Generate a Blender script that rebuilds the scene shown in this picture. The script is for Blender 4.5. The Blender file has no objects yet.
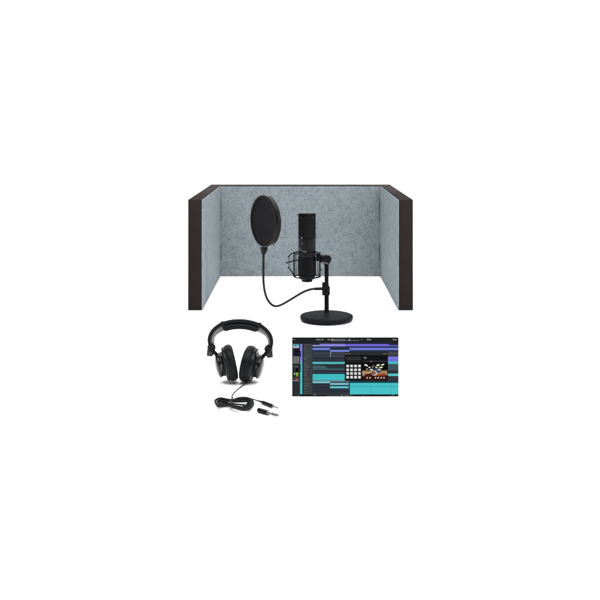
import bpy, bmesh, math, random
from mathutils import Vector, Matrix
random.seed(7)
SC = bpy.context.scene
COL = SC.collection

# ------------------------------------------------------------------ camera
F = 960.0                      # focal length in photo pixels (photo is 600 wide)
ZC = 0.6354                    # lens height above the floor
DF = F * 0.38 / 110.4          # distance from the lens to the front of the booth (y = 0)
cd = bpy.data.cameras.new('camera'); cam = bpy.data.objects.new('camera', cd); COL.objects.link(cam)
cam.location = (0, -DF, ZC); cam.rotation_euler = (math.radians(90), 0, 0)
cd.sensor_width = 36; cd.lens = F / 600 * 36; cd.shift_y = -0.2912; cd.shift_x = -0.0005
cd.clip_end = 200; cd.clip_start = 0.05
SC.camera = cam

# ------------------------------------------------------------------ world and studio lamps
W = bpy.data.worlds.new('World'); SC.world = W; W.use_nodes = True
W.node_tree.nodes['Background'].inputs[0].default_value = (1, 1, 1, 1)
W.node_tree.nodes['Background'].inputs[1].default_value = 0.35
SC.view_settings.view_transform = 'Standard'; SC.view_settings.look = 'None'
SC.view_settings.exposure = 0.0; SC.view_settings.gamma = 1.0

def lamp(name, loc, target, sx, sy, power, col=(1, 1, 1)):
    l = bpy.data.lights.new(name, 'AREA'); l.shape = 'RECTANGLE'; l.size = sx; l.size_y = sy
    l.energy = power; l.color = col
    o = bpy.data.objects.new(name, l); COL.objects.link(o); o.location = loc
    d = Vector(target) - Vector(loc)
    o.rotation_euler = d.to_track_quat('-Z', 'Y').to_euler()
    return o
lamp('overhead_softbox', (0, -0.9, 3.3), (0, -0.9, 0), 5.5, 5.5, 540)
lamp('backdrop_fill_light', (0, 1.2, 3.0), (0, 2.9, 1.3), 5.0, 0.8, 55)  # added lamp, out of view, that lifts the backdrop to white
lamp('side_softbox', (2.6, -2.6, 1.5), (0.0, -0.2, 0.25), 0.25, 1.6, 60)

# ------------------------------------------------------------------ geometry helpers
def P(px, py, D):              # a point at distance D in front of the lens
    return Vector(((px - 300.3) * D / F, D - DF, ZC - (py - 125.3) * D / F))
def G(px, py, h=0.0):          # a point at height h above the floor
    D = (ZC - h) * F / (py - 125.3)
    return P(px, py, D)

class MB:
    def __init__(s): s.bm = bmesh.new()
    def lathe(s, c, axis, prof, n=40, squash=None):
        """prof: list of (radius, distance along axis)"""
        axis = Vector(axis).normalized()
        up = Vector((0, 0, 1)) if abs(axis.z) < .9 else Vector((0, 1, 0))
        u = axis.cross(up).normalized(); v = axis.cross(u).normalized()
        rings = []
        for r, d in prof:
            o = Vector(c) + axis * d
            if r < 1e-7: rings.append([s.bm.verts.new(o)])
            else:
                rings.append([s.bm.verts.new(o + (u * math.cos(2*math.pi*k/n) + v * math.sin(2*math.pi*k/n)) * r) for k in range(n)])
        for a, b in zip(rings, rings[1:]):
            for k in range(n):
                k2 = (k + 1) % n
                if len(a) == 1 and len(b) == 1: continue
                if len(a) == 1: s.bm.faces.new((a[0], b[k], b[k2]))
                elif len(b) == 1: s.bm.faces.new((a[k], b[0], a[k2]))
                else: s.bm.faces.new((a[k], b[k], b[k2], a[k2]))
        return s
    def torus(s, c, axis, R, r, n=64, m=10):
        prof = [(R + r * math.cos(2*math.pi*k/m), r * math.sin(2*math.pi*k/m)) for k in range(m + 1)]
        return s.lathe(c, axis, prof, n)
    def tube(s, pts, r, n=10, smooth=6, cap=True):
        pts = [Vector(p) for p in pts]
        rr = r if isinstance(r, (list, tuple)) else [r] * len(pts)
        if smooth > 1:
            P2, R2 = [], []
            for i in range(len(pts) - 1):
                p0, p1, p2, p3 = pts[max(i-1, 0)], pts[i], pts[i+1], pts[min(i+2, len(pts)-1)]
                for k in range(smooth):
                    t = k / smooth
                    P2.append(0.5 * ((2*p1) + (p2-p0)*t + (2*p0-5*p1+4*p2-p3)*t*t + (3*p1-p0-3*p2+p3)*t*t*t))
                    R2.append(rr[i] * (1-t) + rr[i+1] * t)
            P2.append(pts[-1]); R2.append(rr[-1]); pts, rr = P2, R2
        t = (pts[1] - pts[0]).normalized()
        u = t.orthogonal().normalized(); rings = []
        for i, p in enumerate(pts):
            t = (pts[min(i+1, len(pts)-1)] - pts[max(i-1, 0)]).normalized()
            u = (u - t * u.dot(t)).normalized(); v = t.cross(u)
            rings.append([s.bm.verts.new(p + (u*math.cos(2*math.pi*k/n) + v*math.sin(2*math.pi*k/n)) * rr[i]) for k in range(n)])
        for a, b in zip(rings, rings[1:]):
            for k in range(n): s.bm.faces.new((a[k], a[(k+1) % n], b[(k+1) % n], b[k]))
        if cap:
            s.bm.faces.new(rings[0][::-1]); s.bm.faces.new(rings[-1])
        return s
    def box(s, c, size, rot=None, bev=0.0, seg=2):
        m = Matrix.Translation(Vector(c)) @ (rot.to_4x4() if rot else Matrix()) @ Matrix.Diagonal((*size, 1))
        g = bmesh.ops.create_cube(s.bm, size=1, matrix=m)
        if bev:
            es = list({e for v in g['verts'] for e in v.link_edges})
            bmesh.ops.bevel(s.bm, geom=es, offset=bev, segments=seg, affect='EDGES', profile=.5)
        return s
    def ball(s, c, r, sc=(1, 1, 1), n=20):
        m = Matrix.Translation(Vector(c)) @ Matrix.Diagonal((*sc, 1))
        bmesh.ops.create_uvsphere(s.bm, u_segments=n, v_segments=n // 2, radius=r, matrix=m); return s
    def sweep(s, secs, cap=True):
        """secs: list of closed sections (lists of points)"""
        R = [[s.bm.verts.new(p) for p in sec] for sec in secs]; n = len(R[0])
        for a, b in zip(R, R[1:]):
            for k in range(n): s.bm.faces.new((a[k], a[(k+1) % n], b[(k+1) % n], b[k]))
        if cap: s.bm.faces.new(R[0][::-1]); s.bm.faces.new(R[-1])
        return s
    def build(s, name, mat, parent=None, ang=35, smooth=True):
        bmesh.ops.recalc_face_normals(s.bm, faces=s.bm.faces[:])
        off = Vector((0, 0, 0)); p = parent
        while p is not None: off += p.location; p = p.parent
        for v in s.bm.verts: v.co -= off
        if smooth:
            for f in s.bm.faces: f.smooth = True
            for e in s.bm.edges:
                if len(e.link_faces) == 2 and e.calc_face_angle(0) > math.radians(ang): e.smooth = False
        me = bpy.data.meshes.new(name); s.bm.to_mesh(me); s.bm.free()
        o = bpy.data.objects.new(name, me); COL.objects.link(o); me.materials.append(mat)
        o.parent = parent
        return o

def thing(name, loc, label, cat, group=None):
    o = bpy.data.objects.new(name, None); COL.objects.link(o); o.location = loc
    o.empty_display_size = .02
    o['label'] = label; o['category'] = cat
    if group: o['group'] = group
    bpy.context.view_layer.update()
    return o

# ------------------------------------------------------------------ materials
def srgb(c): return tuple(((x/255)/12.92 if x/255 <= .04045 else ((x/255+.055)/1.055)**2.4) for x in c)
def mat(name, col, rough=.5, spec=.3, metal=0.0, bump=None, var=None, coat=0):
    m = bpy.data.materials.new(name); m.use_nodes = True; nt = m.node_tree; b = nt.nodes['Principled BSDF']
    b.inputs['Base Color'].default_value = (*col, 1); b.inputs['Roughness'].default_value = rough
    b.inputs['Specular IOR Level'].default_value = spec; b.inputs['Metallic'].default_value = metal
    b.inputs['Coat Weight'].default_value = coat
    tc = nt.nodes.new('ShaderNodeTexCoord')
    if var:                                      # (scale, amount): small colour variation, own dirt and grain
        sc_, am = var
        n = nt.nodes.new('ShaderNodeTexNoise'); n.inputs['Scale'].default_value = sc_; n.inputs['Detail'].default_value = 5
        r = nt.nodes.new('ShaderNodeValToRGB')
        r.color_ramp.elements[0].position = .3; r.color_ramp.elements[1].position = .7
        r.color_ramp.elements[0].color = (*[c*(1-am) for c in col], 1); r.color_ramp.elements[1].color = (*[c*(1+am) for c in col], 1)
        nt.links.new(tc.outputs['Object'], n.inputs['Vector']); nt.links.new(n.outputs['Fac'], r.inputs['Fac'])
        nt.links.new(r.outputs['Color'], b.inputs['Base Color'])
    if bump:
        sc_, st = bump
        n = nt.nodes.new('ShaderNodeTexNoise'); n.inputs['Scale'].default_value = sc_; n.inputs['Detail'].default_value = 4
        bp = nt.nodes.new('ShaderNodeBump'); bp.inputs['Strength'].default_value = st; bp.inputs['Distance'].default_value = .001
        nt.links.new(tc.outputs['Object'], n.inputs['Vector']); nt.links.new(n.outputs['Fac'], bp.inputs['Height'])
        nt.links.new(bp.outputs['Normal'], b.inputs['Normal'])
    return m

M = {}
M['floor'] = mat('white_sweep', (.9, .9, .9), .9, 0.0)
M['brown'] = mat('dark_brown_edge_fabric', (.0130, .0100, .0092), .85, .04, bump=(900, .3), var=(300, .12))
M['black'] = mat('satin_black_metal', (.0025, .0027, .0034), .36, .045, bump=(1500, .08))
M['blackmatte'] = mat('matte_black_paint', (.0042, .0048, .0058), .55, .04, bump=(1200, .2))
M['rubber'] = mat('black_rubber', (.003, .0034, .0037), .45, .08)
M['gloss'] = mat('glossy_black_plastic', (.003, .0034, .0038), .2, .3)
M['plastic'] = mat('black_plastic', (.003, .0032, .0038), .33, .085, bump=(800, .1))
M['leather'] = mat('black_soft_leatherette', (.0036, .004, .0045), .42, .08, bump=(380, .6), var=(120, .2))
M['silver'] = mat('brushed_silver_metal', (.13, .13, .135), .33, .5, metal=1.0)
M['greymetal_highlight'] = mat('grey_metal_and_highlight', (.085, .088, .092), .35, .3, metal=.3)  # metal of the yoke pivots; also colours the modelled highlights on housing and bracket
M['satin'] = mat('semi_gloss_black_plastic', (.004, .0044, .0048), .24, .16)
M['body'] = mat('satin_black_microphone_shell', (.0028, .003, .0038), .30, .08, bump=(1500, .08))
M['lining'] = mat('grey_plastic_lining', (.12, .12, .123), .5, .2)
M['print'] = mat('grey_printing', (.14, .145, .15), .6, .2)
M['led'] = mat('blue_grey_button', (.05, .06, .075), .4, .4)
M['tube'] = mat('gooseneck_coating', (.005, .0058, .0065), .4, .1)

def felt_mat():
    m = bpy.data.materials.new('grey_blue_felt'); m.use_nodes = True; nt = m.node_tree; b = nt.nodes['Principled BSDF']
    b.inputs['Roughness'].default_value = 1.0; b.inputs['Specular IOR Level'].default_value = 0.05
    tc = nt.nodes.new('ShaderNodeTexCoord')
    def noise(scale, det, rough, dist=0):
        n = nt.nodes.new('ShaderNodeTexNoise'); n.inputs['Scale'].default_value = scale; n.inputs['Detail'].default_value = det
        n.inputs['Roughness'].default_value = rough; n.inputs['Distortion'].default_value = dist
        nt.links.new(tc.outputs['Object'], n.inputs['Vector']); return n
    a = noise(150, 5, .72, .4); c = noise(38, 4, .6, .6); d = noise(420, 3, .6)
    m1 = nt.nodes.new('ShaderNodeMath'); m1.operation = 'MULTIPLY_ADD'; m1.inputs[1].default_value = .56
    nt.links.new(a.outputs['Fac'], m1.inputs[0])
    m2 = nt.nodes.new('ShaderNodeMath'); m2.operation = 'MULTIPLY'; m2.inputs[1].default_value = .28
    nt.links.new(c.outputs['Fac'], m2.inputs[0]); nt.links.new(m2.outputs[0], m1.inputs[2])
    m3 = nt.nodes.new('ShaderNodeMath'); m3.operation = 'MULTIPLY_ADD'; m3.inputs[1].default_value = .18
    nt.links.new(d.outputs['Fac'], m3.inputs[0]); nt.links.new(m1.outputs[0], m3.inputs[2])
    r = nt.nodes.new('ShaderNodeValToRGB'); e = r.color_ramp.elements
    e[0].position = .38; e[0].color = FELT[0]; e[1].position = .62; e[1].color = FELT[2]
    x = r.color_ramp.elements.new(.49); x.color = FELT[1]
    nt.links.new(m3.outputs[0], r.inputs['Fac']); nt.links.new(r.outputs['Color'], b.inputs['Base Color'])
    bp = nt.nodes.new('ShaderNodeBump'); bp.inputs['Strength'].default_value = .5; bp.inputs['Distance'].default_value = .0015
    nt.links.new(a.outputs['Fac'], bp.inputs['Height']); nt.links.new(bp.outputs['Normal'], b.inputs['Normal'])
    return m
FELT = [(.080, .098, .109, 1), (.140, .165, .179, 1), (.196, .222, .235, 1)]
M['felt'] = felt_mat()

def grille_mat(name, scale, col, hole):
    m = bpy.data.materials.new(name); m.use_nodes = True; nt = m.node_tree; b = nt.nodes['Principled BSDF']
    b.inputs['Roughness'].default_value = .6; b.inputs['Specular IOR Level'].default_value = .05
    tc = nt.nodes.new('ShaderNodeTexCoord'); v = nt.nodes.new('ShaderNodeTexVoronoi'); v.inputs['Scale'].default_value = scale
    r = nt.nodes.new('ShaderNodeValToRGB'); r.color_ramp.elements[0].position = .25; r.color_ramp.elements[1].position = .45
    r.color_ramp.elements[0].color = (*hole, 1); r.color_ramp.elements[1].color = (*col, 1)
    nt.links.new(tc.outputs['Object'], v.inputs['Vector']); nt.links.new(v.outputs['Distance'], r.inputs['Fac'])
    nt.links.new(r.outputs['Color'], b.inputs['Base Color'])
    bp = nt.nodes.new('ShaderNodeBump'); bp.inputs['Strength'].default_value = .5; bp.inputs['Distance'].default_value = .001
    nt.links.new(v.outputs['Distance'], bp.inputs['Height']); nt.links.new(bp.outputs['Normal'], b.inputs['Normal'])
    return m
M['grille'] = grille_mat('black_wire_grille', 700, (.004, .004, .0045), (.0015, .0015, .0015))
M['nylon'] = grille_mat('black_nylon_mesh', 900, (.0042, .0044, .0056), (.002, .002, .0025))

# ------------------------------------------------------------------ setting: white studio sweep
def sweep_floor():
    b = MB(); X = 7.0
    b.bm.faces.new([b.bm.verts.new(p) for p in ((-X, -8, 0), (X, -8, 0), (X, 2.4, 0), (-X, 2.4, 0))])
    o = b.build('floor', M['floor'], smooth=False); o['kind'] = 'structure'
    b = MB(); prev = None
    prof = [(2.4, 0)] + [(2.4 + .8*math.sin(a), .8 - .8*math.cos(a)) for a in [math.radians(6*k) for k in range(1, 16)]] + [(3.2, 4.2)]
    for y, z in prof:
        cur = [b.bm.verts.new((-X, y, z)), b.bm.verts.new((X, y, z))]
        if prev: b.bm.faces.new((prev[0], prev[1], cur[1], cur[0]))
        prev = cur
    o = b.build('backdrop', M['floor'], ang=60); o['kind'] = 'structure'
sweep_floor()

# ------------------------------------------------------------------ acoustic booth
H = .38; u = DF / F                       # metres per photo pixel at the booth's front
XI = 97.4 * u; XO = 111.9 * u             # inner and outer half width
YB = DF * .222; YO = DF * .2555           # inner and outer face of the back panel
booth = thing('acoustic_booth', (0, YB / 2, 0), 'three-sided desktop recording booth with dark brown edges and grey-blue felt lining', 'acoustic booth')
YF = -.010                                # the side panels' front edges
def panel(name, x0, x1, y0, y1, parent):
    b = MB(); b.box(((x0+x1)/2, (y0+y1)/2, H/2), (x1-x0, y1-y0, H), bev=.0005, seg=1)
    return b.build(name, M['brown'], parent, ang=50)
ft = .003
bp_ = panel('back_panel', -XI - ft + .0002, XI + ft - .0002, YB + ft, YO, booth)
MB().box((0, YB + ft/2 + .0002, H/2), (2*XI - .0001, ft, H - .003), bev=.0002, seg=1).build('felt_lining', M['felt'], bp_)
for sx in (-1, 1):
    xa, xb = sorted((sx*(XI + ft), sx*(XO + (.5*u if sx > 0 else 0))))
    sp = panel('side_panel', xa, xb, YF, YO, booth)
    MB().box((sx*(XI + ft/2), (YB + YF)/2, H/2), (ft, YB - YF, H - .003), bev=.0002, seg=1).build('felt_lining', M['felt'], sp)
    for z0, z1 in ((.235, .325), (.068, .135)):
        MB().box((sx*(XI - (.0023 if sx > 0 else .0014)), YB - .0015, (z0+z1)/2), (.0046, .003, z1-z0), bev=.0008).build('corner_fastener', mat('dark_blue_grey_strip', (.06, .075, .085), .8, .1), booth)

# ------------------------------------------------------------------ desktop microphone stand
DS = ZC * F / (320.6 - 125.3); s = DS / F      # stand distance, metres per pixel there
CB = G(326.6, 320.6)
def S(px, py, dy=0.0): return P(px, py, DS) + Vector((0, dy, 0))
stand = thing('microphone_stand', CB, 'black desktop microphone stand with round weighted base and short pole', 'microphone stand')
z0 = .0035
prof = [(0, z0), (25.2*s, z0), (26.2*s, z0+.6*s), (26.5*s, z0+1.2*s), (26.5*s, z0+3.4*s), (26.3*s, z0+4.0*s), (25.6*s, z0+4.5*s),
        (23*s, z0+5.2*s), (18*s, z0+6.1*s), (12*s, z0+6.9*s), (6*s, z0+7.4*s), (3*s, z0+7.6*s), (0, z0+7.6*s)]
MB().lathe(CB, (0, 0, 1), prof, 96).build('round_base', M['blackmatte'], stand, ang=50)
for k in range(5):
    a = math.radians(-90 + 72*k)
    MB().lathe(CB + Vector((math.cos(a), math.sin(a), 0)) * 23.2*s, (0, 0, 1), [(0, 0), (.0042, 0), (.0048, .0015), (.0048, .004), (0, .004)], 20).build('rubber_foot', M['rubber'], stand)
zt = S(326.6, 262).z
zm = S(326.6, 284).z; zb = z0 + 7.5*s
pole = MB().lathe((CB.x, CB.y, 0), (0, 0, 1), [(0, zb), (2.45*s, zb), (2.45*s, zb+2*s), (2.3*s, zb+2.4*s), (2.3*s, zm), (2.05*s, zm+.4*s), (2.05*s, zt), (0, zt)], 32).build('pole', M['black'], stand)
K = S(326.7, 258.7)
b = MB().lathe(K + Vector((0, 4.0*s, 0)), (0, -1, 0), [(0, 0), (3.2*s, 0), (3.8*s, .5*s), (3.8*s, 6*s), (2.4*s, 6.4*s), (0, 6.4*s)], 40)
b.tube([S(326.4, 264.5), S(326.5, 260)], 2.7*s, 20, 1)
b.build('tilt_knuckle', M['black'], stand)
b = MB(); n = 7
pr = []
c0 = K + Vector((0, -2.5*s, 0))
for j, (sc_, d) in enumerate(((.86, 0), (1, .4*s), (1, 2.6*s), (.85, 3.1*s))):
    ring = []
    for k in range(80):
        a = 2*math.pi*k/80; r = (4.5 + .16*math.cos(n*a)) * s * sc_
        ring.append(c0 + Vector((math.cos(a)*r, -d, math.sin(a)*r)))
    pr.append(ring)
b.sweep(pr); b.lathe(c0 + Vector((0, -3.1*s, 0)), (0, -1, 0), [(2.6*s, -.05*s), (2.4*s, .35*s), (1.2*s, .5*s), (0, .5*s)], 30)
b.build('tightening_knob', M['plastic'], stand)
b = MB().tube([S(322.3, 263.4, -4*s), S(323.6, 262.0, -5.2*s), S(325.6, 262.1, -5.8*s), S(327.5, 263.2, -5.6*s)], .45*s, 8)
b.build('bracket_highlight', M['greymetal_highlight'], stand)  # thin pale arc modelled as the highlight along the bracket
b = MB().tube([S(325, 259), S(321.5, 259), S(318.6, 257.2)], [3.0*s, 2.6*s, 2.7*s], 18, 4)
b.box(S(318.4, 256.6), (4.4*s, 6*s, 9.0*s), bev=.9*s)
b.lathe(S(320.6, 258.4), (1, 0, -.12), [(0, 0), (3.6*s, 0), (3.9*s, .6*s), (3.9*s, 2.4*s), (3.3*s, 3*s), (0, 3*s)], 28)
b.build('swivel_arm', M['black'], stand)

# ------------------------------------------------------------------ microphone
MC = S(307.0, 281.6)
mic = thing('microphone', MC, 'upright black studio microphone held in the wire shock mount', 'microphone')
def my(py): return S(307, py).z
ax = (MC.x, MC.y, 0)
R = 8.55*s
MB().lathe(ax, (0, 0, 1), [(0, my(279.3)), (R*.78, my(279.3)), (R*.9, my(278.4)), (R*.985, my(276.2)), (R, my(275)), (R, my(262.9)), (R*.985, my(262.7)), (R*.985, my(262.3)), (R, my(262.1)),
     (R, my(238.6)), (R, my(238.4)), (0, my(238.4))], 72).build('body', M['body'], mic)
MB().lathe(ax, (0, 0, 1), [(0, my(238.6)), (R*1.0, my(238.6)), (R*1.045, my(238.2)), (R*1.045, my(235.5)), (R*1.0, my(235.1)), (0, my(235.1))], 72).build('collar_ring', M['black'], mic)
gr = MB().lathe(ax, (0, 0, 1), [(0, my(235.2)), (R*.965, my(235.2)), (R*.965, my(217)), (0, my(217))], 72).build('grille', M['grille'], mic)
for a in (-12, 192, 60, 120):
    aa = math.radians(a + 0)
    d = Vector((math.cos(aa), math.sin(aa), 0)) * R * .975
    MB().box(Vector((MC.x, MC.y, (my(235.2)+my(217))/2)) + d, (2.4*s, .6*s, 18.0*s), Matrix.Rotation(aa + math.pi/2, 3, 'Z'), bev=.2*s).build('grille_bar', M['black'], mic)
MB().lathe(ax, (0, 0, 1), [(0, my(217.8)), (R*.99, my(217.8)), (R*1.035, my(217.2)), (R*1.045, my(215)), (R*1.03, my(213.9)), (R*.97, my(213.1)), (R*.85, my(212.7)), (0, my(212.5))], 72).build('top_cap', M['black'], mic)
MB().lathe(ax, (0, 0, 1), [(0, my(281.6)), (5.0*s, my(281.6)), (5.5*s, my(281.1)), (5.5*s, my(278.8)), (5.0*s, my(278.6)), (0, my(278.6))], 48).build('bottom_connector', M['black'], mic)
def on_body(px, py, r=R):
    x = (px - 307.0)*s; return Vector((MC.x + x, MC.y - math.sqrt(max(r*r - x*x, 0)), my(py)))
def out(p): return Vector((p.x - MC.x, p.y - MC.y, 0)).normalized()
def patch(b, x0, x1, y0, y1, lift=.0003, n=6):
    for k in range(n):
        xa = x0 + (x1-x0)*k/n; xb = x0 + (x1-x0)*(k+1)/n
        q = [on_body(xa, y1), on_body(xb, y1), on_body(xb, y0), on_body(xa, y0)]
        q = [p + out(p)*lift for p in q]
        b.bm.faces.new([b.bm.verts.new(p) for p in q])
for px, py, r, m_ in ((302.1, 233.2, .95, 'plastic'), (302.0, 237.2, 1.0, 'led'), (302.3, 242.6, .7, 'led')):
    p = on_body(px, py); MB().lathe(p - out(p)*.001, out(p), [(0, 0), (r*s, 0), (r*s, .0026), (r*s*.8, .0034), (0, .0034)], 24).build('control_knob', M[m_], mic)
# small emblem, maker's lettering (only a blur of strokes in the photograph) and the line of small print
b = MB()
pts = [on_body(299.6 + 1.1*math.cos(t), 249.4 - .9*math.sin(t)) for t in [math.radians(20 + 30*k) for k in range(10)]]
b.tube([p + out(p)*.0003 for p in pts], .00045, 5, 2)
pts = [on_body(300.6 + .35*k, 248.4 + .42*k) for k in range(4)]
b.tube([p + out(p)*.0003 for p in pts], .00045, 5, 2)
x = 302.2
for wdt, hh in ((.55, 1.2), (.6, .85), (.25, 1.2), (.6, .85), (.6, 1.1), (.6, .85), (.5, .85)):
    patch(b, x, x + wdt*.4, 250.9 - hh, 250.9, n=1); patch(b, x, x + wdt, 250.62, 250.95, n=2); patch(b, x, x + wdt*.85, 250.0, 250.25, n=2); x += wdt + .14
b.build('printed_logo', M['print'], mic, smooth=False)
b = MB(); x = 300.0
for k in range(12):
    wdt = random.choice((.3, .45, .5)); patch(b, x, x + wdt, 262.05 - random.choice((0, .25)), 262.75, n=1); x += wdt + .12
b.build('printed_line', M['print'], mic, smooth=False)

# ------------------------------------------------------------------ shock mount
SMC = S(307.0, 277.2)
sm = thing('shock_mount', SMC, 'black wire cage shock mount wrapped around the lower half of the microphone', 'shock mount')
RR = 12.6*s
MB().torus((MC.x, MC.y, my(253.0)), (0, 0, 1), RR, .66*s, 72, 10).build('upper_ring', M['black'], sm)
MB().torus((MC.x, MC.y, my(276.6)), (0, 0, 1), RR, .66*s, 72, 10).build('lower_ring', M['black'], sm)
MB().lathe((MC.x, MC.y, 0), (0, 0, 1), [(R*1.005, my(275.6)), (R*1.06, my(275.6)), (R*1.06, my(257.0)), (R*1.005, my(257.0))], 72).build('clamp_sleeve', M['black'], sm)
def radial(az, r, py):
    a = math.radians(az); return Vector((MC.x + math.cos(a)*r*s, MC.y + math.sin(a)*r*s, my(py)))
for az in (180, 90, 0):
    b = MB().tube([radial(az, 12.8, 252.7), radial(az, 15.2, 253.6), radial(az, 17.6, 255.8), radial(az, 19.2, 257.4)] if az else [radial(0, 12.6, 252.6), radial(0, 11.0, 253.4), radial(0, 10.0, 255.5)], .6*s, 8)
    b.ball(radial(az, 12.4, 252.6), 1.0*s, (1.3, 1, .8), 14)
    b.tube([radial(az, 8, 252.5), radial(az, 12.4, 252.6)], .4*s, 8, 1)
    b.build('curved_arm', M['black'], sm)
    if az:
        b = MB().tube([radial(az, 19.2, 267.0), radial(az, 17.4, 268.6), radial(az, 14.6, 272.6), radial(az, 12.8, 276.6)], .6*s, 8)
        b.ball(radial(az, 12.4, 276.7), 1.0*s, (1.3, 1, .8), 14)
        b.build('curved_arm', M['black'], sm)
        MB().tube([radial(az, 18.0, 256.2), radial(az, 18.0, 268)], .28*s, 8, 1).build('elastic_cord', M['rubber'], sm)
        b = MB().tube([radial(az, 8.4, 260.3), radial(az, 12, 260.6), radial(az, 16.5, 261.8), radial(az, 20.2, 262.8)], .6*s, 8)
        b.ball(radial(az, 20.3, 262.8), .9*s, (1, 1, 1), 12)
        b.build('spoke', M['black'], sm)
    else:
        b = MB().ball(radial(0, 12.4, 276.9), 1.0*s, (1.6, 1, .8), 14); b.tube([radial(0, 8.6, 277.2), radial(0, 12.6, 277.0)], .45*s, 8, 1)
        b.tube([radial(0, 12.9, 270.4), radial(0, 14.8, 269.3)], .55*s, 8, 1)
        b.build('curved_arm', M['black'], sm)
        MB().tube([radial(0, 9.2, 264.2), radial(0, 11.4, 264.6), radial(0, 11.0, 268), radial(0, 9.6, 274), radial(0, 10.4, 277.6)], .3*s, 8).build('elastic_cord', M['lining'], sm)
        MB().tube([radial(0, 12.2, 274.2), radial(0, 9.6, 277.0)], .3*s, 8, 1).build('elastic_cord', M['lining'], sm)
        MB().tube([radial(0, 9.2, 255.6), radial(0, 11.0, 254.0)], .4*s, 8, 1).build('elastic_cord', M['lining'], sm)
    MB().tube([radial(az, 12.9, 252.8), radial(az, 12.9, 276.6)], .7*s, 10, 1).build('upright_rod', M['black'], sm)

for az0, az1 in ((150, 205), (205, 150), (25, -20), (-20, 25)):
    MB().tube([radial(az0, 12.5, 253.2), radial((az0+az1)/2, 11.0, 265), radial(az1, 12.5, 276.4)], .26*s, 8, 5).build('elastic_cord', M['rubber'], sm)

# ------------------------------------------------------------------ pop filter on its gooseneck
dyf = -.09                                  # hangs a hand's breadth in front of the pole
th = math.radians(57.5)
fn = Vector((-math.sin(th), -math.cos(th), 0))        # towards the front of the disc
DP = DS + dyf; sp_ = DP / F
FC = P(263.6, 221.2, DP); FR = 26.2*sp_
pop = thing('pop_filter', P(263.6, 252, DP), 'round black mesh pop filter on a long curved gooseneck clamped to the stand pole', 'pop filter')
MB().lathe(FC, fn, [(FR*.93, .8*sp_), (FR*.955, .9*sp_), (FR*.99, .5*sp_), (FR, 0), (FR*.995, -1.0*sp_), (FR*.975, -1.5*sp_), (FR*.985, -2.1*sp_),
     (FR*.985, -4.6*sp_), (FR*.96, -5.3*sp_), (FR*.91, -5.3*sp_), (FR*.91, -1*sp_), (FR*.93, .8*sp_)], 128).build('hoop', M['plastic'], pop)
MB().lathe(FC, fn, [(0, -.9*sp_), (FR*.3, -.85*sp_), (FR*.6, -.6*sp_), (FR*.93, .1*sp_)], 96).build('front_mesh', M['nylon'], pop)
MB().lathe(FC, fn, [(0, -3.8*sp_), (FR*.93, -4.4*sp_)], 96).build('rear_mesh', M['nylon'], pop)
def N(px, py, t): return P(px, py, DP*(1-t) + (DS - .006)*t)
b = MB().box(P(263.9, 249.2, DP + .012), (6.6*sp_, 5.0*sp_, 4.6*sp_), Matrix.Rotation(-th, 3, 'Z'), bev=.6*sp_)
b.lathe(P(263.7, 254.0, DP + .012), (0, 0, 1), [(0, 0), (2.2*sp_, 0), (2.7*sp_, 1*sp_), (2.7*sp_, 3.4*sp_), (0, 3.4*sp_)], 24)
b.build('hoop_clamp', M['plastic'], pop)
neck = [(263.5, 252), (263.3, 262), (263.2, 274), (263.5, 284), (264.6, 292), (266.8, 299), (270.2, 304), (274.6, 306.7), (279.5, 306.0), (285, 303.3), (291, 299.6),
        (297, 295.9), (303, 292.4), (308.5, 290.1), (313.5, 289.0), (321, 288.7)]
MB().tube([N(x, y, min(1, max(0, (x-263)/58))) + Vector((0, .012*(1-min(1, max(0, (x-263)/58))), 0)) for x, y in neck], 1.2*s, 14, 8).build('gooseneck', M['tube'], pop)
MB().tube([N(314.5, 288.9, .9), N(316, 288.8, .93), N(322.5, 288.7, 1)], [1.15*s, 1.55*s, 1.6*s], 16, 3).build('gooseneck_ferrule', M['plastic'], pop)
b = MB().box(S(325.3, 288.7), (6.6*s, 7*s, 12.8*s), bev=.6*s)
b.box(S(328.4, 289.0), (3.0*s, 4*s, 5.6*s), bev=.5*s)
b.build('pole_clamp', M['plastic'], pop)
MB().lathe(S(326.9, 291.9, -3.4*s), (0, -1, 0), [(0, 0), (1.5*s, 0), (1.5*s, 1.2*s), (2.9*s, 1.3*s), (3.0*s, 1.8*s), (3.0*s, 4.4*s), (2.6*s, 4.9*s), (0, 4.9*s)], 32).build('clamp_screw', M['black'], pop)

# ------------------------------------------------------------------ headphones
DH = ZC * F / (384.0 - 125.3); h = DH / F; XC = 240.4
def Hp(px, py, dy=0.0): return P(px, py, DH) + Vector((0, dy, 0))
hp = thing('headphones', G(XC, 384.0), 'black closed-back headphones standing on their ear cups with padded headband', 'headphones')
oc = [(208.3, 347), (207.3, 341.5), (208.1, 336), (210.6, 331), (215, 326.4), (221, 322.6), (230, 319.8), (240.4, 318.8)]
oc = oc + [(2*XC - x, y) for x, y in oc[-2::-1]]
oc = [(x, y + (x - XC)*.022 + .3) for x, y in oc]
def catmull(pts, k):
    o = []
    for i in range(len(pts)-1):
        p0, p1, p2, p3 = [Vector(p) for p in (pts[max(i-1, 0)], pts[i], pts[i+1], pts[min(i+2, len(pts)-1)])]
        for j in range(k):
            t = j/k; o.append(0.5*((2*p1)+(p2-p0)*t+(2*p0-5*p1+4*p2-p3)*t*t+(3*p1-p0-3*p2+p3)*t**3))
    o.append(Vector(pts[-1])); return o
OC = catmull(oc, 8); NO = len(OC)
def sec(i, quad):
    p = OC[i]; t = (OC[min(i+5, NO-1)] - OC[max(i-5, 0)]).normalized(); nrm = Vector((-t.y, t.x))   # inward (y down in px)
    return [Hp(p.x + nrm.x*a, p.y + nrm.y*a, d) for a, d in quad]
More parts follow.
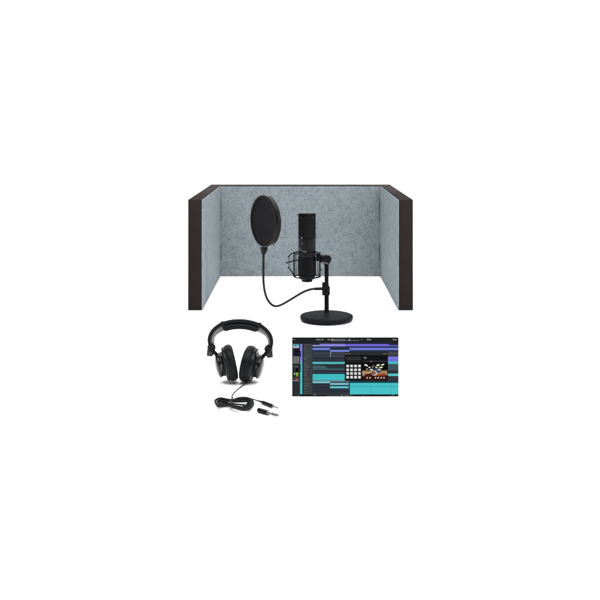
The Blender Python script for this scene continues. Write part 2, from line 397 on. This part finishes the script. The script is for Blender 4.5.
shell = [(.5, -.001), (0, .002), (1.2, .013), (2.2, .024), (4.0, .026), (5.6, .026), (4.4, .013), (3.9, .002), (3.4, -.001)]
MB().sweep([sec(i, shell) for i in range(NO)]).build('headband', M['plastic'], hp, ang=40)
def lin_(i):
    e = min(i, NO - 1 - i); k = min(1.9, .55 + max(0, e - 4) * .045)
    return [(4.0 + (a - 4.0) * k, d) for a, d in lin]
lin = [(4.0, .0035), (4.6, .013), (5.8, .0255), (7.4, .026), (6.4, .013), (4.8, .0035)]
i0, i1 = 8, 36
MB().sweep([sec(i, lin_(i)) for i in range(4, i0 + 33)]).build('band_lining', M['lining'], hp)
MB().sweep([sec(i, lin_(i)) for i in range(NO - i0 - 33, NO - 4)]).build('band_lining', M['lining'], hp)
# pad: from px 221 to px 260
pi = [i for i in range(NO) if 220.8 <= OC[i].x <= 2*XC - 220.8]
secs = []
for n_, i in enumerate(pi):
    e = min(n_, len(pi)-1-n_); k = min(1, .88 + .12*min(1, e/2.5))
    q = []
    for a in range(16):
        an = 2*math.pi*a/16; ca, sa = math.cos(an), math.sin(an)
        rx = (abs(ca)**.7) * (1 if ca > 0 else -1); ry = (abs(sa)**.7)*(1 if sa > 0 else -1)
        q.append((7.3 + rx*3.4*k, .012 + ry*.0165*k))
    secs.append(sec(i, q))
MB().sweep(secs).build('headband_pad', M['leather'], hp, ang=60)
for xx in (221.2, 2*XC - 221.2):
    i = min(range(NO), key=lambda j: abs(OC[j].x - xx))
    q = [(-.35, -.0015), (-.5, .005), (.8, .014), (2, .026), (9.6, .027), (9.9, .022), (9.4, .004), (8.4, -.001)]
    MB().sweep([sec(i-1, [(a*.97, d) for a, d in q]), sec(i, q), sec(i+1, q), sec(i+2, [(a*.97, d) for a, d in q])]).build('band_joint', M['plastic'], hp)

def side(sgn):
    XS = 239.8
    def m(px, py, dy=0.0):
        if sgn > 0: return Hp(px, py, dy)
        return Hp(2*XS - px, py + 1.5, dy)
    mir = 1 if sgn > 0 else -1
    # slider hinge
    b = MB().ball(m(211.2, 348.0, .006), 4.3*h, (1, 1.2, .98), 24)
    b.lathe(m(211.2, 348.0, -.004), (0, -1, 0), [(3.3*h, -.004), (3.2*h, .0025), (2.6*h, .0045), (0, .0045)], 28)
    b.build('hinge', M['plastic'], hp)
    b = MB().box(m(210.0, 352.6, .006), (6.4*h, 8*h, 7.6*h), Matrix.Rotation(math.radians(6*mir), 3, 'Y'), bev=1.5*h, seg=4)
    b.lathe(m(210.2, 353.0, -.0035), (0, -1, 0), [(1.9*h, -.002), (1.8*h, .0012), (0, .0016)], 20)
    b.build('hinge_block', M['gloss'], hp)
    b = MB().tube([m(211.5, 350.5, .006), m(214.8, 354.0, .008), m(218.6, 358.0, .012)], [2.3*h, 2.0*h, 1.9*h], 14, 4)
    b.build('yoke_arm', M['plastic'], hp)
    # ear cup: axis from the outer cap to the cushion
    tilt = math.radians(11.5); yaw = math.radians(9)
    a = Vector((mir*math.cos(tilt)*math.cos(yaw), math.sin(yaw)*1.0, math.sin(tilt))).normalized()
    XS = 239.15; c = m(218.2, 366.7 if sgn > 0 else 366.4, .012); ks = .86 if sgn > 0 else .96     # the left cushion is pressed a little flatter
    MB().lathe(c, a, [(0, -3.6*h), (4*h, -3.45*h), (8*h, -2.7*h), (10.6*h, -1.6*h), (11.6*h, -.9*h), (12.1*h, -.1*h), (12.2*h, .5*h), (12.1*h, 1.2*h), (11.3*h, 1.5*h), (11.0*h, 1.9*h)], 64).build('cup_cap', M['gloss'], hp, ang=50)
    MB().lathe(c, a, [(11.5*h, 1.6*h), (11.3*h, 2.4*h), (11.4*h, 3.8*h), (12.2*h, 4.9*h), (14.4*h, 5.6*h)], 64).build('cup_housing', M['plastic'], hp, ang=50)
    MB().lathe(c, a, [(14.2*h, 5.4*h), (15.8*h, 5.5*h), (16.6*h, 6.1*h), (16.9*h, 7.3*h), (16.7*h, 8.4*h), (16.2*h, 8.9*h), (15*h, 9.1*h)], 64).build('cushion_rim', M['satin'], hp, ang=50)
    prof = [(8.5*h, 9*h)]
    for k in range(19):
        t = math.radians(22 + 152*k/18)
        prof.append((12.2*h + 6.0*h*math.sin(t)**.55, 7.5*h + 11.1*ks*h*(1 - math.cos(t))/2))
    prof += [(12.2*h, 7.2*h + 11.0*ks*h), (9.5*h, 7.2*h + 10*ks*h), (8.5*h, 14*h), (8.5*h, 9*h)]
    cu = MB().lathe(c, a, prof, 72).build('ear_cushion', M['leather'], hp, ang=60)
    # stitches around the cushion's inner edge
    b = MB(); up = Vector((0, 0, 1)); uu = a.cross(up).normalized(); vv = a.cross(uu).normalized()
    for k in range(30):
        an = 2*math.pi*k/30; d = uu*math.cos(an) + vv*math.sin(an)
        b.ball(c + a*(7.9 + 8.4*ks)*h + d*17.5*h, .2*h, (1, 1, 1), 6)
    b.build('stitching', M['lining'], cu)
    MB().lathe(c, a, [(0, 11*h), (8.6*h, 11*h)], 32).build('speaker_cloth', M['nylon'], cu, smooth=False)
    # pale yoke stub on top of the housing and a pale patch modelled as the highlight on its front
    b = MB().lathe(m(221.0, 356.4, .004), (mir*-.20, -.5, .95), [(0, -1*h), (2.3*h, -1*h), (2.3*h, 3.2*h), (1.9*h, 3.7*h), (0, 3.7*h)], 24)
    b.build('yoke_pivot', M['greymetal_highlight'], hp)
    cc = c + a*2.9*h; q = []
    b = MB()
    for t0 in range(6):
        an0 = math.radians(-19 + 6*t0); an1 = an0 + math.radians(6)
        def pt(an, sft): return cc + a*sft*h + (Vector((0, -1, 0))*math.cos(an) + Vector((0, 0, 1))*math.sin(an))*11.45*h
        b.bm.faces.new([b.bm.verts.new(v) for v in (pt(an0, -1.1), pt(an0, 1.4), pt(an1, 1.4), pt(an1, -1.1))])
    bmesh.ops.remove_doubles(b.bm, verts=b.bm.verts[:], dist=1e-6)
    bmesh.ops.solidify(b.bm, geom=b.bm.faces[:], thickness=-.3*h)
    b.build('housing_highlight', M['greymetal_highlight'], hp)
    # pale plug under the cup
side(1); side(-1)

# cable, coil and jack plug (one cord with the headphones)
rc = .00135
pts = [Hp(246.4, 382.6, .004), G(244.2, 384.6, .006), G(241.2, 386.6, .002), G(236.6, 390.4, .002), G(233.2, 393.8, .002), G(231.8, 396.6, .003), G(232.2, 399.4, .006)]
loop = [(233, 400.0), (227, 399.0), (220, 398.2), (216.0, 400.0), (215.6, 403.4), (218.6, 406.2), (224, 406.2), (229.5, 406.0), (235.5, 408.4), (242.5, 410.2), (249, 409.4), (252.7, 405.6), (252.6, 401.4), (248.6, 398.4), (242, 397.8), (237, 399.0)]
TURNS = 14
for turn in range(TURNS):
    kk = ((turn * 5) % TURNS) / (TURNS - 1)               # 0 = inner strand, 1 = outer strand
    ht = .002 + turn*.0008; ox, oy = random.uniform(-.5, .5), random.uniform(-.45, .45)
    for j, (x, y) in enumerate(loop):
        if x > 234: cx, cy, f = 246.4, 403.2, .32 + .74*kk
        else: cx, cy, f = 225.5, 402.4, .12 + .94*kk
        px = cx + ox + (x - cx)*f + random.uniform(-.35, .35) + (0 if x > 234 else (1-kk)*-1.0); py = cy + oy + (y - cy)*f + random.uniform(-.3, .3)
        pts.append(G(px, py, max(.0015, ht + random.uniform(-.0008, .0008))))
pts += [G(247, 397.9, .010), G(252, 398.9, .004), G(256, 400.1, .002), G(259, 401.0, .003)]
cb = MB().tube(pts, rc, 8, 6).build('cable', M['rubber'], hp)
MB().tube([G(232.8, 397.5, .004), G(231.8, 399.0, .0125), G(231.4, 402, .0135), G(231.8, 405.2, .0115), G(231.9, 407, .003)], .0020, 8, 4).build('cable_tie', M['rubber'], cb)
A0 = G(258.8, 400.9, .004); A1 = G(272.6, 406.0, .0055); A2 = G(278.4, 408.2, .0055)
d1 = (A1 - A0); L1 = d1.length
MB().lathe(A0, d1, [(0, 0), (.0018, 0), (.0024, L1*.12), (.0026, L1*.24), (.0036, L1*.26), (.0042, L1*.34), (.0042, L1*.9), (.0036, L1), (0, L1)], 24).build('plug_sleeve', M['plastic'], hp)
d2 = A2 - A1; L2 = d2.length
MB().lathe(A1, d2, [(0, 0), (.0026, 0), (.0026, L2*.14), (.00175, L2*.16), (.00175, L2*.80), (.0012, L2*.86), (.0017, L2*.92), (0, L2)], 20).build('plug_tip', M['silver'], hp)

# ------------------------------------------------------------------ jack adapter lying on its own
B0 = G(258.3, 410.0, .0055); B1 = G(267.6, 412.6, .0055); B2 = G(278.9, 415.4, .0045)
ad = thing('plug_adapter', G(268, 412.9, 0), 'short loose plug adapter with black barrel and silver jack tip', 'plug adapter')
d1 = B1 - B0; L1 = d1.length
b = MB().lathe(B0, d1, [(.0020, .002), (.0020, 0), (.0048, 0), (.0053, L1*.06), (.0053, L1*.94), (.0046, L1), (0, L1)], 28)
b.build('barrel', M['plastic'], ad)
d2 = B2 - B1; L2 = d2.length
sh = MB().lathe(B1, d2, [(0, 0), (.0044, 0), (.0044, L2*.1), (.0031, L2*.12), (.0031, L2*.80), (.0021, L2*.85), (.0030, L2*.92), (.0022, L2*.97), (0, L2)], 24).build('jack_shaft', M['silver'], ad)
for t in (.48, .70):
    MB().lathe(B1 + d2*t, d2, [(.0029, 0), (.0033, 0), (.0033, L2*.055), (.0029, L2*.055)], 24).build('insulator_ring', M['plastic'], sh)

# ------------------------------------------------------------------ flat screen with the recording software
DW = ZC * F / (396.5 - 125.3)
w = DW / F
def Sc(px, py, dy=0.0): return P(px, py, DW) + Vector((0, dy, 0))
scr = thing('display_screen', G(345.3, 396.5), 'thin flat screen showing purple and teal audio tracks and a drum sampler window', 'screen')
x0, x1, y0, y1 = 292.0, 398.6, 337.8, 396.5
c = (Sc(x0, y0) + Sc(x1, y1)) / 2
MB().box(c + Vector((0, .0032, 0)), ((x1-x0)*w, .006, (y1-y0)*w), bev=.0004, seg=1).build('casing', M['blackmatte'], scr)

def screen_mat():
    m = bpy.data.materials.new('lit_screen_pixels'); m.use_nodes = True; nt = m.node_tree; b = nt.nodes['Principled BSDF']
    b.inputs['Base Color'].default_value = (.0, .0, .0, 1); b.inputs['Roughness'].default_value = .5; b.inputs['Specular IOR Level'].default_value = .0
    a = nt.nodes.new('ShaderNodeVertexColor'); a.layer_name = 'pixels'
    nt.links.new(a.outputs['Color'], b.inputs['Emission Color']); b.inputs['Emission Strength'].default_value = 1.0
    return m
class Pix:
    def __init__(s): s.v = []; s.f = []; s.c = []; s.lay = 0
    def poly(s, pts, col, lay):
        i = len(s.v)
        for x, y in pts:
            x = min(max(x, x0+.25), x1-.25); y = min(max(y, y0+.25), y1-.25)
            s.v.append(Sc(x, y, -.0003 - lay*.00006) - scr.location)
        s.f.append(tuple(range(i, i+len(pts)))[::-1]); s.c.append(col)
    def rect(s, xa, ya, xb, yb, col, lay=1): s.poly([(xa, ya), (xb, ya), (xb, yb), (xa, yb)], col, lay)
    def ell(s, cx, cy, rx, ry, col, lay=4, rot=0, n=14):
        ca, sa = math.cos(rot), math.sin(rot)
        s.poly([(cx + rx*math.cos(t)*ca - ry*math.sin(t)*sa, cy + rx*math.cos(t)*sa + ry*math.sin(t)*ca) for t in [2*math.pi*k/n for k in range(n)]], col, lay)
    def dash(s, xa, xb, y, hh, col, lay=2):     # row of tiny letter-like marks
        x = xa
        while x < xb:
            q = random.uniform(.3, .6); s.rect(x, y - hh/2*random.uniform(.6, 1), min(x+q, xb), y + hh/2*random.uniform(.6, 1), col, lay); x += q + random.uniform(.12, .3)
    def build(s):
        me = bpy.data.meshes.new('display'); me.from_pydata([tuple(v) for v in s.v], [], s.f)
        ca = me.color_attributes.new('pixels', 'FLOAT_COLOR', 'CORNER'); k = 0
        for p, col in zip(me.polygons, s.c):
            l = srgb(col)
            for li in p.loop_indices: ca.data[li].color = (*l, 1)
        o = bpy.data.objects.new('display', me); COL.objects.link(o); me.materials.append(screen_mat()); o.parent = scr
X = Pix()
X.rect(x0, y0, x1, y1, (42, 47, 58), 0)
X.rect(292, 337.8, 398.6, 343.7, (34, 35, 39), 1); X.rect(292, 337.8, 398.6, 338.8, (22, 23, 25), 2)
for k in range(12): X.rect(312.6 + k*7.17, 342.4, 312.8 + k*7.17, 343.7, (80, 82, 88), 3)
X.dash(314, 345, 342.9, .5, (78, 78, 82), 3)
X.dash(292.8, 295.4, 339.6, .8, (150, 150, 152), 3); X.dash(316, 320.6, 339.6, 1.0, (175, 175, 178), 3); X.dash(321.8, 323.4, 339.6, 1.1, (200, 200, 200), 3)
X.dash(327.6, 330.2, 339.6, 1.0, (185, 185, 188), 3); X.rect(331, 338.9, 345.6, 341.2, (92, 92, 97), 3); X.dash(331.3, 333.2, 339.6, 1.1, (225, 225, 225), 4)
X.dash(334, 345, 340.1, .8, (120, 120, 125), 4)
X.dash(346.2, 359, 340.5, 1.3, (110, 110, 114), 3); X.rect(348.8, 339, 350, 340.2, (205, 205, 205), 4); X.dash(360.4, 362.5, 339.6, .7, (140, 140, 142), 3)
X.dash(366.8, 371, 339.6, 1.1, (200, 200, 200), 3); X.dash(392.8, 396.6, 339.6, 1.0, (205, 205, 205), 3)
# left console
X.rect(292, 343.2, 299.8, 394.8, (46, 49, 50), 1)
X.rect(293, 344, 299, 345.5, (70, 165, 170), 2); X.rect(293, 345.5, 299, 348, (170, 190, 195), 2); X.rect(294.6, 345, 296.6, 346.4, (50, 120, 125), 3)
X.rect(293, 348.4, 299.2, 355.4, (20, 17, 26), 2); X.ell(296.6, 349.8, 1.5, 1.1, (40, 25, 60), 3); X.ell(296.8, 353, 1.7, 1.3, (34, 20, 50), 3)
X.rect(293, 348.4, 294.6, 355.4, (38, 42, 44), 3)
X.rect(293, 356.2, 298.9, 363.8, (98, 102, 104), 2)
for k in range(6): X.rect(293.4, 357.2 + k*1.1, 298 - (k % 3)*.8, 357.5 + k*1.1, (122, 124, 126), 3)
X.rect(298.1, 358, 298.6, 361, (190, 190, 190), 3); X.rect(293.2, 364.2, 298.8, 365, (14, 14, 15), 2)
X.rect(294, 365.9, 298.2, 366.9, (100, 92, 108), 2)
X.rect(296, 368, 298.2, 372.6, (10, 10, 11), 2); X.rect(296, 372.6, 298.2, 374.4, (140, 195, 50), 2); X.rect(296, 374.4, 298.2, 376.4, (105, 165, 35), 2)
X.rect(294, 373, 295, 374.6, (215, 215, 215), 2); X.rect(294, 378.2, 295.8, 379, (95, 95, 98), 2); X.rect(296, 378, 298.2, 380, (150, 72, 76), 2)
X.rect(292.8, 380.3, 299.1, 380.9, (170, 172, 174), 2)
for k in range(6): X.rect(293.2 + k*1.05, 382, 293.6 + k*1.05, 394, (40, 41, 43), 2)
# track colour strip
X.rect(299.8, 343.4, 303.4, 394.8, (26, 42, 54), 1)
X.rect(300.1, 344, 302.3, 362, (138, 132, 214), 2); X.rect(300.1, 350.8, 301.2, 356.6, (40, 38, 120), 3); X.rect(300.1, 362, 302.3, 394.2, (84, 192, 196), 2)
X.rect(300.1, 364, 300.9, 372, (30, 90, 100), 3)
X.rect(300.1, 380, 301, 380.8, (10, 80, 92), 3)
for k in range(8): X.rect(300.1, 346.2 + k*6.1, 302.3, 346.5 + k*6.1, (80, 110, 160), 3)
# track list
X.rect(303.4, 343.7, 312.2, 394.8, (60, 64, 66), 1)
for k in range(25):
    yy = 344.2 + k*2.02
    X.rect(303.4, yy + 1.75, 312.2, yy + 2.0, (40, 44, 46), 2)
    X.dash(304.1, 304.1 + random.uniform(2.2, 6.4), yy + .85, .8, random.choice(((108, 112, 112), (125, 127, 128), (90, 94, 95))), 3)
    X.dash(310.2, 311.6, yy + .9, .7, (82, 86, 88), 3)
# arrangement rows
for k in range(14): X.rect(312.4, 344 + k*3.7, 398.6, 345.8 + k*3.7, (48, 53, 63), 1)
for k in range(13): X.rect(312.6 + k*7.17, 343.7, 312.75 + k*7.17, 394.6, (58, 63, 74), 2)
X.rect(312.4, 343.7, 398.6, 344.3, (26, 24, 58), 2)
X.rect(312.6, 344.9, 320, 346.3, (142, 152, 208), 3); X.rect(320, 343.9, 345, 346.4, (134, 128, 220), 3); X.rect(345, 343.9, 389, 346.4, (106, 92, 204), 3)
X.rect(389, 345, 398.6, 346.3, (92, 100, 170), 3); X.rect(389, 344, 398.6, 345, (40, 42, 90), 3); X.rect(320, 345.0, 389, 345.25, (150, 145, 228), 4)
X.rect(312.4, 346.4, 398.6, 347.8, (38, 46, 66), 2)
X.rect(312.6, 347.9, 330, 350.0, (112, 132, 220), 3); X.rect(330, 347.9, 349.6, 349.8, (38, 50, 72), 3); X.rect(330, 350, 349.4, 351.7, (124, 134, 218), 3)
X.rect(349.6, 347.8, 398.6, 350.1, (112, 126, 210), 3); X.rect(312.6, 348.8, 330, 349.0, (90, 108, 196), 4); X.rect(349.6, 348.8, 398.6, 349.0, (92, 106, 190), 4)
X.rect(312.4, 350.1, 330, 351, (36, 42, 86), 2); X.rect(349.6, 350.1, 398.6, 351.2, (36, 40, 80), 3)
X.rect(312.4, 352.2, 398.6, 353.0, (66, 69, 78), 3); X.rect(312.4, 353.6, 398.6, 354.4, (72, 75, 84), 3); X.rect(312.4, 356.0, 398.6, 356.6, (68, 74, 82), 3)
for k in range(4): X.rect(330.2, 352.1 + k*1.3, 330.8, 352.8 + k*1.3, (190, 195, 205), 4)
X.rect(331, 356.1, 344.6, 356.5, (95, 100, 108), 4)
X.rect(312.6, 361.8, 344.7, 364.0, (84, 182, 186), 3); X.rect(312.6, 361.4, 344.7, 361.8, (24, 62, 66), 3)
X.poly([(312.6, 365.6), (324.5, 365.6), (328, 368.4), (344.7, 368.4), (344.7, 370), (312.6, 370)], (62, 90, 96), 3)
X.rect(312.6, 366.9, 325, 367.2, (84, 120, 124), 4)
X.rect(312.4, 370.6, 344.7, 372.0, (44, 46, 56), 3); X.rect(312.4, 372.2, 344.7, 372.8, (72, 72, 86), 3); X.rect(312.4, 373, 344.7, 373.9, (22, 44, 58), 3)
X.rect(312.6, 374.0, 344.7, 379.6, (66, 190, 195), 3); X.rect(312.6, 379.6, 344.7, 380.8, (80, 160, 166), 3); X.rect(312.6, 380.8, 330, 381.6, (108, 132, 146), 3)
X.rect(312.6, 381.6, 330, 383.1, (128, 196, 206), 3); X.rect(312.6, 383.1, 330, 383.7, (10, 60, 70), 3)
for k in range(64):
    xx = 312.9 + k*.5
    if xx < 344.3: a_ = random.uniform(.15, 1.0); X.rect(xx, 376.6 - a_*.9, xx + .22, 376.6 + a_*.9, (48, 165, 172), 4)
X.rect(330, 380.8, 349.2, 381.8, (112, 114, 122), 3); X.rect(330, 381.9, 349.2, 382.7, (16, 60, 76), 3)
X.rect(330, 382.9, 348.7, 384.9, (132, 184, 200), 3); X.rect(330, 384.9, 348.7, 386.2, (6, 58, 76), 3); X.rect(330, 386.2, 348.7, 388.2, (104, 194, 196), 3)
X.rect(330, 388.3, 348.7, 389.2, (28, 52, 66), 3)
X.rect(344.8, 380.8, 398.6, 382.6, (18, 62, 72), 2)
X.rect(349.9, 382.9, 398.4, 394.3, (72, 194, 200), 3); X.rect(349.9, 386.0, 398.4, 387.2, (58, 172, 178), 4); X.rect(349.9, 384.4, 398.4, 384.7, (64, 182, 188), 4)
for k in range(95): 
    xx = 350.2 + k*.505; a_ = random.uniform(.2, 1.0)*(1.1 if k % 9 < 2 else .7); X.rect(xx, 390.6 - a_*1.1, xx + .2, 390.6 + a_*1.1, (62, 180, 186), 4)
for xx in (371, 390.5): X.rect(xx, 383, xx + .5, 394.3, (56, 170, 176), 5)
X.rect(349.3, 382.7, 349.9, 394.4, (20, 60, 72), 4)
# right end rows beside the sampler
X.rect(388, 351.4, 398.6, 356.3, (58, 60, 66), 3); X.rect(388, 353.2, 398.6, 353.6, (78, 80, 88), 4)
X.rect(388, 356.6, 398.4, 361.4, (112, 114, 222), 3); X.rect(388, 358, 398.4, 358.4, (132, 134, 232), 4); X.rect(388, 359.8, 398.4, 360.1, (98, 100, 210), 4)
X.rect(388, 361.4, 398.4, 364.0, (74, 186, 190), 3); X.rect(388, 364.3, 398.4, 370.2, (62, 82, 88), 3); X.rect(388, 370.4, 398.4, 373, (50, 50, 58), 3)
X.rect(388, 373.6, 398.4, 376, (84, 198, 196), 3); X.rect(388, 376.3, 398.4, 380.7, (54, 54, 60), 3)
# sampler window
X.rect(344.8, 352.2, 387.9, 380.6, (20, 21, 22), 5); X.rect(345.1, 352.5, 387.6, 355, (44, 45, 46), 6); X.dash(345.4, 350.8, 353.7, 1.1, (110, 110, 112), 7)
X.dash(356, 358.5, 353.7, .6, (80, 80, 82), 7); X.dash(382.8, 387, 353.8, 1.3, (112, 112, 112), 7)
X.rect(361.4, 352.4, 361.8, 380.4, (10, 10, 10), 7)
X.dash(346.2, 361, 357.2, 1.1, (72, 72, 74), 6); X.dash(346.2, 361, 359.0, .9, (86, 86, 88), 6); X.dash(346.5, 360.5, 361.5, .6, (64, 62, 62), 6); X.rect(346, 360, 361.2, 360.3, (54, 54, 56), 6)
for xa, xb in ((346.3, 349.0), (350.2, 352.9), (354.1, 356.9), (358.1, 360.8)):
    for ya, yb in ((364.7, 367.2), (368.5, 371.0), (372.1, 374.7), (375.8, 378.5)):
        X.rect(xa, ya, xb, yb, (196, 197, 198), 6); X.rect(xa + .5, ya + .4, xb - .5, yb - .5, (236, 236, 236), 7)
X.dash(363.6, 366.6, 357.8, 2.0, (122, 122, 122), 6); X.dash(363, 386.8, 361.3, .6, (84, 84, 86), 6); X.rect(363, 360.3, 387, 360.5, (48, 48, 50), 6)
X.rect(370.6, 360.9, 371.6, 361.7, (150, 150, 150), 7)
X.rect(362.2, 362.8, 387.2, 380.2, (12, 10, 10), 6); X.rect(362.2, 370.2, 387.2, 375.4, (168, 132, 96), 7); X.rect(362.2, 370.2, 387.2, 371.2, (120, 96, 66), 8)
X.rect(362.2, 375.2, 387.2, 380.2, (52, 24, 18), 7); X.rect(362.2, 372.4, 373, 373.2, (196, 160, 116), 8)
X.poly([(364, 374.4), (374, 372.6), (373, 375.8), (362.4, 375.9)], (72, 26, 22), 9)
X.poly([(377.4, 374.2), (384, 373.2), (386.8, 375.2), (377.2, 376.2)], (150, 62, 34), 9); X.rect(362.4, 375.0, 365, 375.9, (150, 120, 116), 10)
X.ell(374.4, 373.1, 2.9, 2.5, (196, 184, 172), 10); X.ell(373.6, 373.0, 2.1, 1.8, (120, 84, 64), 11)
X.poly([(374, 368.6), (377.6, 368.2), (380.8, 370.4), (380, 372.8), (377.6, 373.2), (376, 371)], (62, 82, 112), 10)
X.ell(366.1, 365.2, 1.9, .8, (240, 240, 232), 9, .35); X.ell(378.0, 365.1, 1.9, .9, (222, 220, 180), 9, -.25); X.ell(382.7, 364.6, 1.8, .65, (240, 240, 205), 9, -.3)
X.ell(380.9, 367.3, 2.0, .8, (214, 216, 176), 9, -.15); X.ell(376.3, 367.3, 1.5, .6, (210, 205, 200), 9, .1); X.ell(373.8, 365.4, .9, .5, (150, 130, 125), 9)
X.ell(369.4, 367.4, .9, .8, (230, 228, 222), 9); X.ell(372.4, 367.0, .8, .9, (150, 140, 128), 9); X.ell(367.0, 369.0, 1.1, .8, (150, 145, 130), 9)
X.ell(371.5, 369.6, 1.8, .7, (226, 222, 214), 11); X.ell(379.2, 369.5, 1.8, .6, (205, 210, 215), 11, .1)
for xx in (367.1, 370.0, 375.6, 378.3, 381.2, 384.0): X.ell(xx, 377.7, .75, .85, (206, 198, 188), 9)
# bottom bar
X.rect(292, 394.5, 398.6, 396.5, (26, 26, 29), 4); X.rect(312.4, 394.4, 345, 394.7, (82, 84, 88), 5); X.dash(314.2, 316, 394.5, .8, (180, 180, 180), 6)
X.dash(327, 340, 395.6, .7, (84, 84, 86), 5); X.dash(341, 343, 395.2, .9, (150, 150, 152), 5); X.dash(344.5, 347.4, 395.2, 1.0, (120, 104, 175), 5); X.dash(347.5, 349, 395.3, .9, (110, 160, 60), 5); X.dash(350, 352.5, 395.2, .9, (100, 90, 150), 5)
X.dash(391.6, 394, 395.2, .8, (140, 140, 142), 5); X.dash(362, 364, 395.3, .6, (90, 90, 92), 5); X.dash(293, 300, 395.4, .7, (96, 96, 100), 5)
X.build()
